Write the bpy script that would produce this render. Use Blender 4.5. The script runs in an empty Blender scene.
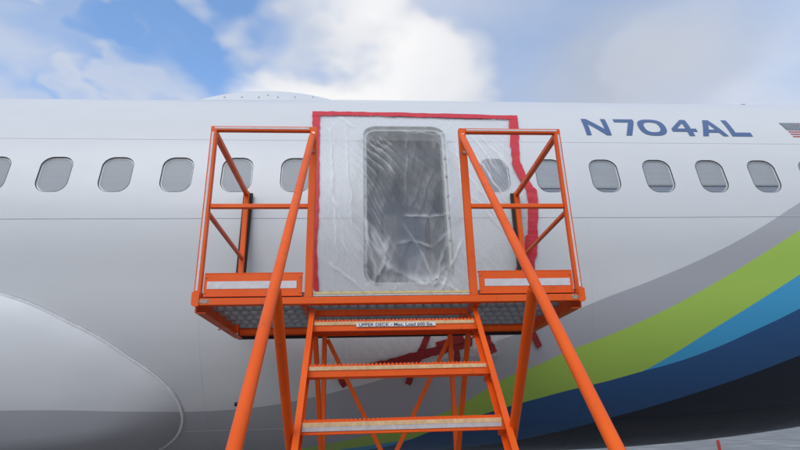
import bpy, bmesh, math, random
import numpy as np
from mathutils import Vector, Matrix, noise
from mathutils.geometry import delaunay_2d_cdt
random.seed(7)
SC = bpy.context.scene
COL = SC.collection
rad = math.radians
E = 1.65                       # eye height above the apron

# ------------------------------------------------------------------ camera
YAW, PITCH, ROLL, FPX = 0.0725, 0.3490, -0.0281, 536.12
def cam_axes():
    cy, sy, cp, sp = math.cos(YAW), math.sin(YAW), math.cos(PITCH), math.sin(PITCH)
    fwd = Vector((sy*cp, cy*cp, sp)); right = Vector((cy, -sy, 0)); up = right.cross(fwd)
    cr, sr = math.cos(ROLL), math.sin(ROLL)
    return cr*right+sr*up, -sr*right+cr*up, fwd
CR, CU, CF = cam_axes()
cd = bpy.data.cameras.new('camera'); cam = bpy.data.objects.new('camera', cd); COL.objects.link(cam)
m = Matrix((CR, CU, -CF)).transposed().to_4x4(); m.translation = (0, 0, E); cam.matrix_world = m
cd.sensor_width = 36; cd.lens = FPX/800*36; cd.clip_start = 0.05; cd.clip_end = 6000
SC.camera = cam

# ------------------------------------------------------------------ node helpers
class NT:
    def __init__(s, tree): s.t = tree; s.n = tree.nodes; s.l = tree.links
    def node(s, typ, **kw):
        n = s.n.new(typ)
        for k, v in kw.items(): setattr(n, k, v)
        return n
    def put(s, sock, v):
        if hasattr(v, 'is_output') or isinstance(v, bpy.types.NodeSocket): s.l.new(v, sock)
        else: sock.default_value = v
    def math(s, op, a, b=0.0, c=None, clamp=False):
        n = s.node('ShaderNodeMath', operation=op, use_clamp=clamp)
        s.put(n.inputs[0], a); s.put(n.inputs[1], b)
        if c is not None: s.put(n.inputs[2], c)
        return n.outputs[0]
    def mix(s, f, a, b, blend='MIX'):
        n = s.node('ShaderNodeMix', data_type='RGBA', blend_type=blend)
        s.put(n.inputs[0], f); s.put(n.inputs[6], a); s.put(n.inputs[7], b)
        return n.outputs[2]
    def noise(s, vec, scale, detail=4, rough=.5, dist=0.0):
        n = s.node('ShaderNodeTexNoise'); s.put(n.inputs['Vector'], vec)
        n.inputs['Scale'].default_value = scale; n.inputs['Detail'].default_value = detail
        n.inputs['Roughness'].default_value = rough; n.inputs['Distortion'].default_value = dist
        return n.outputs[0]
    def ramp(s, f, stops, interp='LINEAR'):
        n = s.node('ShaderNodeValToRGB'); cr = n.color_ramp; cr.interpolation = interp
        while len(cr.elements) < len(stops): cr.elements.new(.5)
        for e, (p, c) in zip(cr.elements, stops):
            e.position = p; e.color = c if len(c) == 4 else (*c, 1)
        s.put(n.inputs[0], f); return n.outputs[0]
    def mapping(s, vec, scale=(1, 1, 1), loc=(0, 0, 0), rot=(0, 0, 0)):
        n = s.node('ShaderNodeMapping'); s.put(n.inputs[0], vec)
        n.inputs['Scale'].default_value = scale; n.inputs['Location'].default_value = loc; n.inputs['Rotation'].default_value = rot
        return n.outputs[0]
def C4(c): return (*c, 1.0)

# ------------------------------------------------------------------ world, sun, exposure
SUN_EL, SUN_AZ = rad(40), rad(-160)     # azimuth from +Y towards +X: high, behind the viewer's left
w = bpy.data.worlds.new('World'); SC.world = w; w.use_nodes = True
T = NT(w.node_tree); T.n.clear(); SKYK = 2.4
sky = T.node('ShaderNodeTexSky', sky_type='NISHITA'); sky.sun_disc = False
sky.sun_elevation = SUN_EL; sky.sun_rotation = SUN_AZ; sky.air_density = 1.0; sky.dust_density = 1.0; sky.ozone_density = 1.2
tc = T.node('ShaderNodeTexCoord'); sep = T.node('ShaderNodeSeparateXYZ'); T.l.new(tc.outputs['Generated'], sep.inputs[0])
zz = T.math('MAXIMUM', T.math('ADD', sep.outputs[2], 0.12), 0.1)
cmb = T.node('ShaderNodeCombineXYZ')
T.l.new(T.math('DIVIDE', sep.outputs[0], zz), cmb.inputs[0]); T.l.new(T.math('DIVIDE', sep.outputs[1], zz), cmb.inputs[1])
pl = cmb.outputs[0]
def lobe(px, py, deg, gain=1.0):
    """soft round patch of sky around the direction of one photo pixel"""
    d = (CF+CR*((px-400)/FPX)+CU*((225-py)/FPX)).normalized()
    n = T.node('ShaderNodeVectorMath', operation='DOT_PRODUCT'); T.l.new(wdir, n.inputs[0]); n.inputs[1].default_value = d
    mr = T.node('ShaderNodeMapRange', interpolation_type='SMOOTHSTEP'); T.l.new(n.outputs['Value'], mr.inputs[0])
    mr.inputs[1].default_value = math.cos(rad(deg)); mr.inputs[2].default_value = 1.0; mr.inputs[3].default_value = 0.0; mr.inputs[4].default_value = gain
    return mr.outputs[0]
wn = T.node('ShaderNodeTexNoise'); T.l.new(pl, wn.inputs['Vector']); wn.inputs['Scale'].default_value = 2.2; wn.inputs['Detail'].default_value = 4; wn.inputs['Roughness'].default_value = .45
wv = T.node('ShaderNodeVectorMath', operation='MULTIPLY_ADD'); T.l.new(wn.outputs['Color'], wv.inputs[0]); wv.inputs[1].default_value = (.15, .15, .15)
ofs = T.node('ShaderNodeVectorMath', operation='SUBTRACT'); T.l.new(tc.outputs['Generated'], ofs.inputs[0]); ofs.inputs[1].default_value = (.075, .075, .075)
T.l.new(ofs.outputs[0], wv.inputs[2]); wdir = wv.outputs[0]
def summ(*a):
    r = a[0]
    for q in a[1:]: r = T.math('ADD', r, q)
    return r
big = T.noise(T.mapping(pl, loc=(0.35, 1.15, 0)), 0.9, 3, .5)
det = T.noise(T.mapping(pl, loc=(3.1, 0.4, 0)), 2.2, 6, .44, .1)
cov = T.math('ADD', T.math('MULTIPLY', big, .56), T.math('MULTIPLY', det, .40))
gap = summ(lobe(255, 12, 10, .32), lobe(155, -5, 10, .14), lobe(205, 50, 6, .12), lobe(35, 82, 5, .17), lobe(320, -4, 8, .20), lobe(455, -5, 6, .05))
mask = T.ramp(T.math('SUBTRACT', T.math('ADD', summ(cov, lobe(120, 85, 8, .10), lobe(245, 95, 7, .14), lobe(20, 25, 7, .08), lobe(350, 55, 12, .34), lobe(310, 75, 8, .12), lobe(410, 40, 9, .14)), .15), gap), [(.29, (.10,)*3), (.80, (1, 1, 1))], 'EASE')
shade = T.math('ADD', .25, T.math('MULTIPLY', T.noise(T.mapping(pl, loc=(0.9, 0.2, 2.0)), 1.1, 5, .5, .2), .5))
sh2 = T.math('SUBTRACT', summ(shade, lobe(375, 50, 13, .22), lobe(345, 70, 12, .15), lobe(400, 70, 9, .14), lobe(770, 70, 9, .10), lobe(300, 85, 9, .10)), summ(lobe(560, 50, 16, .17), lobe(650, 10, 14, .08)))
cloud = T.ramp(sh2, [(.15, (4.9, 5.3, 6.1)), (.50, (6.7, 7.0, 7.7)), (1.0, (9.3, 9.3, 9.4))])
skyc = T.mix(1.0, sky.outputs[0], (SKYK*.70, SKYK*.97, SKYK*1.16, 1), 'MULTIPLY')
col = T.mix(mask, skyc, cloud)
bg = T.node('ShaderNodeBackground'); T.l.new(col, bg.inputs[0]); bg.inputs[1].default_value = 0.10
out = T.node('ShaderNodeOutputWorld'); T.l.new(bg.outputs[0], out.inputs[0])
sd = bpy.data.lights.new('sun', 'SUN'); sd.energy = 1.3; sd.angle = rad(45); sd.color = (1, .96, .9)
sun = bpy.data.objects.new('sun', sd); COL.objects.link(sun); sun.location = (0, 0, 30)
sdir = Vector((math.sin(SUN_AZ)*math.cos(SUN_EL), math.cos(SUN_AZ)*math.cos(SUN_EL), math.sin(SUN_EL)))
sun.rotation_euler = sdir.to_track_quat('Z', 'Y').to_euler()
SC.view_settings.view_transform = 'Standard'; SC.view_settings.look = 'None'
SC.view_settings.gamma = 1; SC.view_settings.exposure = 0.03; SC.view_settings.use_curve_mapping = False
SC.render.engine = 'CYCLES'
SC.cycles.max_bounces = 10; SC.cycles.transparent_max_bounces = 12

# ------------------------------------------------------------------ object helpers
def link(name, me, mat, parent=None, base=(0, 0, 0), kind=None):
    o = bpy.data.objects.new(name, me); COL.objects.link(o)
    if mat is not None and len(me.materials) == 0: me.materials.append(mat)
    if parent is not None: o.parent = parent
    if kind: o['kind'] = kind
    return o
def root_of(o):
    v = Vector((0, 0, 0))
    while o is not None: v += o.location; o = o.parent
    return v
def obj(name, bm, mat, parent=None, smooth=False, kind=None, origin=None, sharp=None):
    """bm holds world coordinates; the object is placed at origin (or at its parent)."""
    po = root_of(parent) if parent is not None else Vector((0, 0, 0))
    og = Vector(origin) if origin is not None else po.copy()
    for v in bm.verts: v.co -= og
    bmesh.ops.recalc_face_normals(bm, faces=bm.faces[:])
    me = bpy.data.meshes.new(name)
    if smooth:
        for f in bm.faces: f.smooth = True
    bm.to_mesh(me); bm.free()
    if smooth and sharp: me.set_sharp_from_angle(angle=rad(sharp))
    o = link(name, me, mat, parent, kind=kind); o.location = og-po
    return o
def tag(o, label, cat, group=None, kind=None):
    if label: o['label'] = label
    if cat: o['category'] = cat
    if group: o['group'] = group
    if kind: o['kind'] = kind
    return o
def thing(name, label, cat, loc, group=None):
    o = bpy.data.objects.new(name, None); COL.objects.link(o); o.location = loc; o.empty_display_size = .2
    return tag(o, label, cat, group)
def dup(o, parent, dloc):
    c = o.copy(); COL.objects.link(c); c.parent = parent; c.location = o.location+Vector(dloc)
    for ch in o.children:
        k = ch.copy(); COL.objects.link(k); k.parent = c
    return c
def P(x, y, z): return Vector((x, y, z+E))     # eye-level coordinates to world
def frame(d, up=Vector((0, 0, 1))):
    d = d.normalized()
    if abs(d.dot(up)) > .98: up = Vector((0, 1, 0))
    a = d.cross(up).normalized(); b = a.cross(d).normalized(); return a, b
def sweep(bm, pts2, a, b, A, B):
    """closed 2-D outline pts2 in axes A,B swept from a to b with caps"""
    r0 = [bm.verts.new(a+A*p+B*q) for p, q in pts2]; r1 = [bm.verts.new(b+A*p+B*q) for p, q in pts2]
    n = len(pts2)
    for i in range(n): bm.faces.new((r0[i], r0[(i+1) % n], r1[(i+1) % n], r1[i]))
    bm.faces.new(r0[::-1]); bm.faces.new(r1)
def bar(bm, a, b, wx, wz, up=Vector((0, 0, 1)), ch=.004):
    """rectangular bar with chamfered edges; wx across, wz along up"""
    A, B = frame(b-a, up); x, z = wx/2, wz/2; c = min(ch, x*.45, z*.45)
    sweep(bm, [(x-c, -z), (x, -z+c), (x, z-c), (x-c, z), (-x+c, z), (-x, z-c), (-x, -z+c), (-x+c, -z)], a, b, A, B)
def box(bm, x0, x1, y0, y1, z0, z1, ch=.003):
    bar(bm, Vector((x0, (y0+y1)/2, (z0+z1)/2)), Vector((x1, (y0+y1)/2, (z0+z1)/2)), abs(y1-y0), abs(z1-z0), ch=ch)
def pipe(bm, pts, r, seg=16, cap=True):
    pts = [Vector(p) for p in pts]; rings = []
    A = None
    for i, p in enumerate(pts):
        d = (pts[min(i+1, len(pts)-1)]-pts[max(i-1, 0)]).normalized()
        if A is None: A, B = frame(d)
        else:
            A = (A-d*A.dot(d)).normalized(); B = A.cross(d).normalized()
        rr = r if not hasattr(r, '__len__') else r[i]
        rings.append([bm.verts.new(p+(A*math.cos(t)+B*math.sin(t))*rr) for t in [2*math.pi*k/seg for k in range(seg)]])
    for r0, r1 in zip(rings, rings[1:]):
        for k in range(seg): bm.faces.new((r0[k], r0[(k+1) % seg], r1[(k+1) % seg], r1[k]))
    if cap: bm.faces.new(rings[0][::-1]); bm.faces.new(rings[-1])
def disc(bm, c, n, r, h, seg=12):
    pipe(bm, [c, c+Vector(n)*h], r, seg)

# ------------------------------------------------------------------ fuselage surface (two-lobe body, metres, eye-level z)
YC, ZC = 6.162, 1.780
ZR = ZC-.12
_th = np.radians(np.arange(-180, 541, 0.25))
def _raw(t):
    ru = .12*np.sin(t)+np.sqrt(1.88**2-(.12*np.cos(t))**2)
    rl = -.21*np.sin(t)+np.sqrt(1.80**2-(.21*np.cos(t))**2)
    return np.maximum(ru, rl)
_k = np.exp(-np.linspace(-2, 2, 81)**2); _k /= _k.sum()
_r = np.convolve(_raw(_th), _k, 'same'); _r[:60] = _raw(_th)[:60]; _r[-60:] = _raw(_th)[-60:]
_dr = np.gradient(_r, _th)
_s = np.concatenate([[0], np.cumsum((np.sqrt(_r**2+_dr**2)[1:]+np.sqrt(_r**2+_dr**2)[:-1])/2*np.diff(_th))])
_s -= np.interp(0, _th, _s)
def rad_of(t): return float(np.interp(t, _th, _r))
def s_of(t): return float(np.interp(t, _th, _s))
def t_of(s): return float(np.interp(s, _s, _th))
S_TOP, S_BOT = s_of(math.pi/2), s_of(-math.pi/2)
def sstep(x): x = min(1, max(0, x)); return x*x*(3-2*x)
def rise(X):
    d = max(0, X-2); return .021*d*d if d < 4 else .021*16+.168*(d-4)
def drop(X): return .040*sstep((.2-X)/3.4)
def crown_w(z): return sstep((z-ZC-.6)/1.2)
def surf(X, t, off=0.0):
    def raw(X, t):
        r = rad_of(t); y = YC-r*math.cos(t); z = ZR+r*math.sin(t)
        z -= drop(X)*crown_w(z)
        if z < ZC: z = ZC+(z-ZC)*max(.2, 1-rise(X)/2.13)
        if X > 8:
            k = 1-.92*min(1, (X-8)/8.5)**1.5; y = YC+(y-YC)*k; zc = ZC+.7; z = zc+(z-zc)*k
        if X < -18:
            k = math.sqrt(max(.02, 1-min(1, (-18-X)/4.6)**2)); y = YC+(y-YC)*k; zc = ZC-.5; z = zc+(z-zc)*k
        return Vector((X, y, z+E))
    p = raw(X, t)
    if off is None or off != 0.0:
        h = 2e-3
        n = (raw(X+h, t)-raw(X-h, t)).cross(raw(X, t+h)-raw(X, t-h)).normalized()
        if n.dot(Vector((0, -math.cos(t), math.sin(t)))) < 0: n.negate()
        if off is None: return p, n
        p = p+n*off
    return p
def S(X, s, off=0.0): return surf(X, t_of(s), off)
def pix(x, y):
    """photo pixel -> (X, s) on the aircraft skin"""
    d = CF+CR*((x-400)/FPX)+CU*((225-y)/FPX); d = d/d.y
    def g(q):
        X, yy, z = d.x*q, q, d.z*q
        z += drop(X)*crown_w(z)
        if z < ZC: z = ZC+(z-ZC)/max(.2, 1-rise(X)/2.13)
        t = math.atan2(z-ZR, YC-yy); return math.hypot(yy-YC, z-ZR)-rad_of(t), t, X
    q = 3.0
    while q < 7.2 and g(q)[0] > 0: q += .01
    lo, hi = q-.01, q
    for _ in range(30):
        mid = (lo+hi)/2
        if g(mid)[0] > 0: lo = mid
        else: hi = mid
    _, t, X = g(hi); return X, s_of(t)
def pray(x, y, Y):
    d = CF+CR*((x-400)/FPX)+CU*((225-y)/FPX); d = d*(Y/d.y); return Vector((d.x, d.y, d.z+E))

# ------------------------------------------------------------------ materials
def new_mat(name):
    mt = bpy.data.materials.new(name); mt.use_nodes = True
    t = NT(mt.node_tree); b = t.n['Principled BSDF']; return mt, t, b
def set_(b, **kw):
    for k, v in kw.items():
        if v is not None: b.inputs[k].default_value = v
def bump(t, b, h, strength, dist):
    n = t.node('ShaderNodeBump'); n.inputs['Strength'].default_value = strength; n.inputs['Distance'].default_value = dist
    t.l.new(h, n.inputs['Height']); t.l.new(n.outputs[0], b.inputs['Normal'])
def plain(name, c, rough=.5, metal=0.0, var=.12, scale=6, bs=0, coat=0):
    mt, t, b = new_mat(name); tcn = t.node('ShaderNodeTexCoord').outputs['Object']
    n = t.noise(tcn, scale, 6, .6)
    dark = tuple(x*(1-var) for x in c); light = tuple(min(1, x*(1+var)) for x in c)
    t.l.new(t.ramp(n, [(.3, dark), (.7, light)]), b.inputs['Base Color'])
    set_(b, Roughness=rough, Metallic=metal); b.inputs['Coat Weight'].default_value = coat
    t.l.new(t.math('ADD', t.math('MULTIPLY', t.noise(tcn, scale*3, 4), .16), rough-.08), b.inputs['Roughness'])
    if bs: bump(t, b, t.noise(tcn, scale*12, 4), bs, .002)
    return mt

# orange enamel on the stand: chips, scuffs, faint grime
def orange_mat(name, c):
    mt, t, b = new_mat(name); oc = t.node('ShaderNodeTexCoord').outputs['Object']
    oi = t.node('ShaderNodeObjectInfo').outputs['Random']
    base = t.ramp(t.noise(oc, 3.5, 5), [(.3, (c[0]*.86, c[1]*.82, c[2]*.9)), (.7, (c[0], c[1]*1.08, c[2]))])
    base = t.mix(t.math('MULTIPLY', oi, .14), base, (c[0]*.8, c[1]*.7, c[2], 1))
    gr = t.ramp(t.noise(t.mapping(oc, (1, 1, .35)), 14, 7, .7), [(.58, (0, 0, 0)), (.74, (1, 1, 1))])
    base = t.mix(t.math('MULTIPLY', gr, .42), base, (.16, .055, .03, 1))
    ch = t.ramp(t.noise(oc, 42, 3, .5), [(.735, (0, 0, 0)), (.75, (1, 1, 1))])
    base = t.mix(t.math('MULTIPLY', ch, .8), base, (.16, .12, .10, 1))
    t.l.new(base, b.inputs['Base Color'])
    t.l.new(t.ramp(t.noise(oc, 8, 5), [(.3, (.36,)*3), (.7, (.52,)*3)]), b.inputs['Roughness'])
    bump(t, b, t.noise(oc, 55, 3), .10, .002); b.inputs['Specular IOR Level'].default_value = .25
    return mt
M_OR = orange_mat('orange_enamel', (.86, .112, .008))
M_RUB = plain('black_rubber', (.02, .018, .018), .7, 0, .3, 20, .2)
M_GALV = plain('galvanised_steel', (.20, .21, .225), .55, .4, .25, 18, .1)
M_BEIGE = plain('worn_beige_grip', (.66, .45, .24), .8, 0, .2, 40, .5)
M_YEL = plain('worn_yellow_grip', (.62, .50, .22), .8, 0, .2, 30, .5)
M_PALE = plain('pale_grip', (.50, .46, .47), .7, 0, .15, 40, .3)
M_REFL = plain('reflective_tape', (.60, .56, .57), .5, 0, .1, 30, .1)
M_WEAR = plain('scuffed_metal', (.34, .24, .20), .6, .2, .5, 60, .3)
M_BOLT = plain('zinc_bolt', (.55, .47, .36), .35, .8, .15, 30)
M_TAPE = plain('red_tape', (.58, .022, .040), .55, 0, .12, 14, .4)
M_TAPE_SHADED = plain('red_tape_shaded', (.26, .016, .018), .55, 0, .15, 14, .3)  # same red tape, with the shade under the deck put into its colour
M_SEAL = plain('grey_seal', (.20, .20, .21), .55, 0, .1, 20)
M_WHITE = plain('white_plastic', (.70, .71, .72), .4, 0, .03, 5)
M_INK = plain('dark_print', (.015, .02, .05), .5, 0, .1, 20)
M_RBLUE = plain('registration_blue', (.048, .105, .25), .4, 0, .06, 5, 0, .3)
M_SEAM = plain('skin_joint', (.50, .50, .52), .5, 0, .1, 8)

# aircraft paint: white upper body, swept livery bands; UV = (station X, girth s)
def fcurve(t, sx, pts, x0=-8.0, x1=9.0, y0=-3.4, y1=3.4):
    n = t.node('ShaderNodeFloatCurve'); cv = n.mapping.curves[0]
    pts = sorted(pts); q = [((x-x0)/(x1-x0), (y-y0)/(y1-y0)) for x, y in pts]
    n.mapping.extend = 'EXTRAPOLATED'
    cv.points[0].location = q[0]; cv.points[1].location = q[-1]
    for a in q[1:-1]: cv.points.new(*a)
    for p in cv.points: p.handle_type = 'AUTO'
    n.mapping.update()
    t.put(n.inputs['Value'], t.math('DIVIDE', t.math('SUBTRACT', sx, x0), x1-x0))
    return t.math('ADD', t.math('MULTIPLY', n.outputs[0], y1-y0), y0)
PXB = {
 'grey':  [(310, 398), (345, 389.5), (380, 380), (440, 360.5), (495, 341.5), (520, 333), (560, 317), (600, 300), (655, 279), (711, 254.5), (760, 228), (799, 203)],
 'green': [(455, 408), (480, 393), (508, 377), (534, 366.8), (571, 350), (600, 339), (655, 315), (700, 291.5), (750, 262), (799, 230.5)],
 'blue':  [(642, 371.5), (676, 352.5), (711, 330.5), (757, 302), (799, 275)],
 'navy':  [(384, 447), (430, 432), (466, 420), (507, 407), (540, 398), (570, 390), (600, 383), (642, 371.5), (675, 362.5), (700, 354), (725, 344), (750, 332.5), (775, 321), (799, 309)],
 'black': [(517, 440.4), (547, 434), (577, 427.2), (606, 419), (650, 407), (700, 391.5), (750, 374.5), (799, 355.6)],
}
BND = {k: [pix(*p) for p in v] for k, v in PXB.items()}
sg = pix(100, 411)[1]
BND['grey'] = [(-8, sg), (-5, sg), pix(60, 411), pix(150, 412), pix(220, 410.5), (pix(270, 405.5))]+BND['grey']
def ext(k, left=None, right=None):
    p = BND[k]
    (xa, ya), (xb, yb) = p[-3], p[-1]; sl = (yb-ya)/(xb-xa)
    p.append((xb+1.2, yb+sl*1.25)); p.append((xb+2.6, yb+sl*2.9))
    if left is not None:
        p.insert(0, (p[0][0]-1.2, p[0][1]+left*.6)); p.insert(0, (p[0][0]-3, p[0][1]+left))
for k in BND: ext(k, None if k == 'grey' else (-.55 if k in ('navy', 'black') else -.9))
def paint_mat():
    mt, t, b = new_mat('aircraft_paint')
    uv = t.node('ShaderNodeUVMap', uv_map='surf').outputs[0]
    sp = t.node('ShaderNodeSeparateXYZ'); t.l.new(uv, sp.inputs[0]); X, s = sp.outputs[0], sp.outputs[1]
    c = (.645, .645, .655, 1)
    fr = t.noise(t.mapping(uv, (.8, 2.2, 1)), 2.2, 5, .55)
    c = t.mix(t.ramp(fr, [(.35, (0, 0, 0)), (.75, (.35,)*3)]), c, (.585, .59, .605, 1))
    for k, cc in [('grey', (.40, .395, .42)), ('green', (.38, .56, .090)), ('blue', (.055, .34, .60)), ('navy', (.022, .085, .22)), ('black', (.006, .010, .023))]:
        f = t.math('LESS_THAN', s, fcurve(t, X, BND[k]))
        c = t.mix(f, c, (*cc, 1))
    # faint grime running down and back from the joints
    g = t.ramp(t.noise(t.mapping(uv, (.5, 7, 1)), 3.0, 6, .65), [(.55, (0, 0, 0)), (.85, (1, 1, 1))])
    c = t.mix(t.math('MULTIPLY', g, .035), c, (.30, .28, .26, 1))
    t.l.new(c, b.inputs['Base Color'])
    t.l.new(t.ramp(t.noise(uv, 5, 5), [(.3, (.34,)*3), (.7, (.42,)*3)]), b.inputs['Roughness'])
    set_(b, **{'Coat Weight': .12, 'Coat Roughness': .12})
    hh = t.noise(t.mapping(uv, (.7, 1.6, 1)), 2.6, 0)
    bump(t, b, hh, .12, .02)
    return mt
M_PAINT = paint_mat()

# ------------------------------------------------------------------ ground
def ground():
    mt, t, b = new_mat('apron_concrete'); oc = t.node('ShaderNodeTexCoord').outputs['Object']
    base = t.ramp(t.noise(oc, .35, 8, .65), [(.3, (.125, .123, .120)), (.7, (.20, .197, .193))])
    st = t.ramp(t.noise(t.mapping(oc, (.05, .9, 1)), 1.2, 5, .6), [(.5, (0, 0, 0)), (.62, (1, 1, 1))])
    base = t.mix(t.math('MULTIPLY', st, .45), base, (.08, .08, .08, 1))
    sp = t.node('ShaderNodeSeparateXYZ'); t.l.new(oc, sp.inputs[0])
    def joint(v, p, wd): return t.math('LESS_THAN', t.math('PINGPONG', v, p/2), wd)
    j = t.math('MAXIMUM', joint(sp.outputs[0], 6.0, .03), joint(sp.outputs[1], 6.0, .05))
    base = t.mix(t.math('MULTIPLY', j, .8), base, (.06, .06, .06, 1))
    t.l.new(base, b.inputs['Base Color'])
    t.l.new(t.ramp(t.noise(oc, .6, 5), [(.35, (.42,)*3), (.7, (.75,)*3)]), b.inputs['Roughness'])
    bump(t, b, t.noise(oc, 30, 4), .3, .004)
    bm = bmesh.new(); L = 2500
    vs = [bm.verts.new(v) for v in ((-L, -L, 0), (L, -L, 0), (L, L, 0), (-L, L, 0))]; bm.faces.new(vs)
    o = obj('ground', bm, mt); o['kind'] = 'structure'
ground()
# ------------------------------------------------------------------ airplane
plane = thing('airplane', 'white airliner fuselage with grey, green and blue swept bands and its exit opening covered', 'airplane', (0, YC, 0))
def rrect(cx, cy, w, h, r, n=8):
    out = []
    for i, (sx, sy) in enumerate([(1, 1), (-1, 1), (-1, -1), (1, -1)]):
        for k in range(n+1):
            a = math.pi/2*(i+k/n); out.append((cx+sx*(w/2-r)+r*math.cos(a), cy+sy*(h/2-r)+r*math.sin(a)))
    return out
WIN_S = sum(pix(x, y)[1] for x, y in [(114.8, 174), (176.8, 173.6), (606.3, 175), (660, 175.3)])/4
WX = [-2.6194+.508*k for k in range(-5, 5)]+[1.1791+.508*k for k in range(0, 11)]
WW, WH, WR = .262, .352, .098
DX0, DS1 = pix(363.5, 205)[0], pix(408, 126.5)[1]
DX1, DS0 = pix(452, 205)[0], pix(408, 286)[1]
DC = ((DX0+DX1)/2, (DS0+DS1)/2, DX1-DX0, DS1-DS0, .13)
print('door', DC, 'win s', WIN_S, 'S', S_BOT, S_TOP)
holes = [rrect(x, WIN_S, WW, WH, WR) for x in WX]+[rrect(*DC, n=10)]
hbox = [(x, WIN_S, WW/2, WH/2, WR) for x in WX]+[(DC[0], DC[1], DC[2]/2, DC[3]/2, DC[4])]
def in_rr(x, y, h, pad=0.0):
    cx, cy, a, b, r = h; qx, qy = abs(x-cx)-(a-r), abs(y-cy)-(b-r)
    return math.hypot(max(qx, 0), max(qy, 0))+min(max(qx, qy), 0)-r < pad
def fuselage():
    XA, XB, NX, NS = -6.0, 8.0, 112, 62
    xs = [XA+(XB-XA)*i/NX for i in range(NX+1)]; ss = [S_BOT+(S_TOP-S_BOT)*j/NS for j in range(NS+1)]
    pts = []; idx = {}
    for i, x in enumerate(xs):
        for j, s in enumerate(ss):
            if any(abs(x-h[0]) < h[2]+.1 and in_rr(x, s, h, .022) for h in hbox): continue
            idx[(i, j)] = len(pts); pts.append(Vector((x, s)))
    edges = []
    for hl in holes:
        b0 = len(pts); pts += [Vector(p) for p in hl]; edges += [(b0+k, b0+(k+1) % len(hl)) for k in range(len(hl))]
    V, _, F, *_r = delaunay_2d_cdt(pts, edges, [], 0, 1e-6)
    verts, vt, key, faces = [], [], {}, []
    def vid(X, t):
        k = (round(X, 4), round(math.cos(t), 5), round(math.sin(t), 5))
        if k not in key: key[k] = len(verts); verts.append(surf(X, t)); vt.append((X, t))
        return key[k]
    vm = [vid(v.x, t_of(v.y)) for v in V]
    for f in F:
        c = sum((V[i] for i in f), Vector((0, 0)))/len(f)
        if any(abs(c.x-h[0]) < h[2]+.01 and in_rr(c.x, c.y, h, -1e-4) for h in hbox): continue
        ff = [vm[i] for i in f]
        if len(set(ff)) == len(ff): faces.append(ff)
    xl = [-22.4+.4*i for i in range(12)]+[-18+1.0*i for i in range(12)]+[XA]
    xl = sorted(set(round(x, 3) for x in xl)); xr = [XB+.5*i for i in range(17)]
    def grid(xg, sg, mirror):
        for a, b in zip(xg, xg[1:]):
            for p, q in zip(sg, sg[1:]):
                tp, tq = t_of(p), t_of(q)
                if mirror: tp, tq = math.pi-tp, math.pi-tq
                ff = [vid(a, tp), vid(b, tp), vid(b, tq), vid(a, tq)]
                if len(set(ff)) == 4: faces.append(ff)
    grid(xl, ss, 0); grid(xr, ss, 0)
    sc = ss
    grid(xl, sc, 1); grid(xs, sc, 1); grid(xr, sc, 1)
    for X in (xl[0], xr[-1]):
        ring = [vid(X, t_of(s)) for s in ss]+[vid(X, math.pi-t_of(s)) for s in ss[::-1]][1:-1]
        faces.append(ring)
    og = plane.location
    me = bpy.data.meshes.new('fuselage'); me.from_pydata([v-og for v in verts], [], faces)
    me.materials.append(M_PAINT)
    bm = bmesh.new(); bm.from_mesh(me); bmesh.ops.recalc_face_normals(bm, faces=bm.faces[:]); bm.to_mesh(me); bm.free()
    uvl = me.uv_layers.new(name='surf')
    def smir(t):
        t = math.atan2(math.sin(t), math.cos(t))
        if t > math.pi/2: t = math.pi-t
        if t < -math.pi/2: t = -math.pi-t
        return s_of(t)
    uvv = [(X, smir(t)) for X, t in vt]
    for lp in me.loops: uvl.data[lp.index].uv = uvv[lp.vertex_index]
    for p in me.polygons: p.use_smooth = True
    me.normals_split_custom_set_from_vertices([surf(X, t, None)[1] for X, t in vt])
    o = link('fuselage', me, None, plane); return o
fus = fuselage()

# ribbons and patches that follow the skin -------------------------------------------------
def ribbon(bm, pts, w, off, step=.06, thick=0.0):
    """strip of width w along (X,s) polyline; UV carries (X,s)"""
    uvl = bm.loops.layers.uv.get('surf') or bm.loops.layers.uv.new('surf')
    us = {}
    q = []
    for (x0, s0), (x1, s1) in zip(pts, pts[1:]):
        n = max(1, int(math.hypot(x1-x0, s1-s0)/step))
        q += [(x0+(x1-x0)*k/n, s0+(s1-s0)*k/n) for k in range(n)]
    q.append(pts[-1]); prev = None
    for i, (x, s) in enumerate(q):
        a, b = q[max(i-1, 0)], q[min(i+1, len(q)-1)]; dx, ds = b[0]-a[0], b[1]-a[1]; L = math.hypot(dx, ds)
        nx, ns = -ds/L*w/2, dx/L*w/2
        cur = [bm.verts.new(S(x+nx, s+ns, off)), bm.verts.new(S(x-nx, s-ns, off))]
        if thick: cur += [bm.verts.new(S(x-nx, s-ns, off-thick)), bm.verts.new(S(x+nx, s+ns, off-thick))]
        if prev:
            if thick:
                for k in range(4): bm.faces.new((prev[k], prev[(k+1) % 4], cur[(k+1) % 4], cur[k]))
            else: bm.faces.new((prev[0], prev[1], cur[1], cur[0]))
        elif thick: bm.faces.new(cur)
        for v in cur: us[v] = (x, s)
        prev = cur
    if thick: bm.faces.new(prev[::-1])
    for f in bm.faces:
        for lp in f.loops:
            if lp.vert in us: lp[uvl].uv = us[lp.vert]
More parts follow.
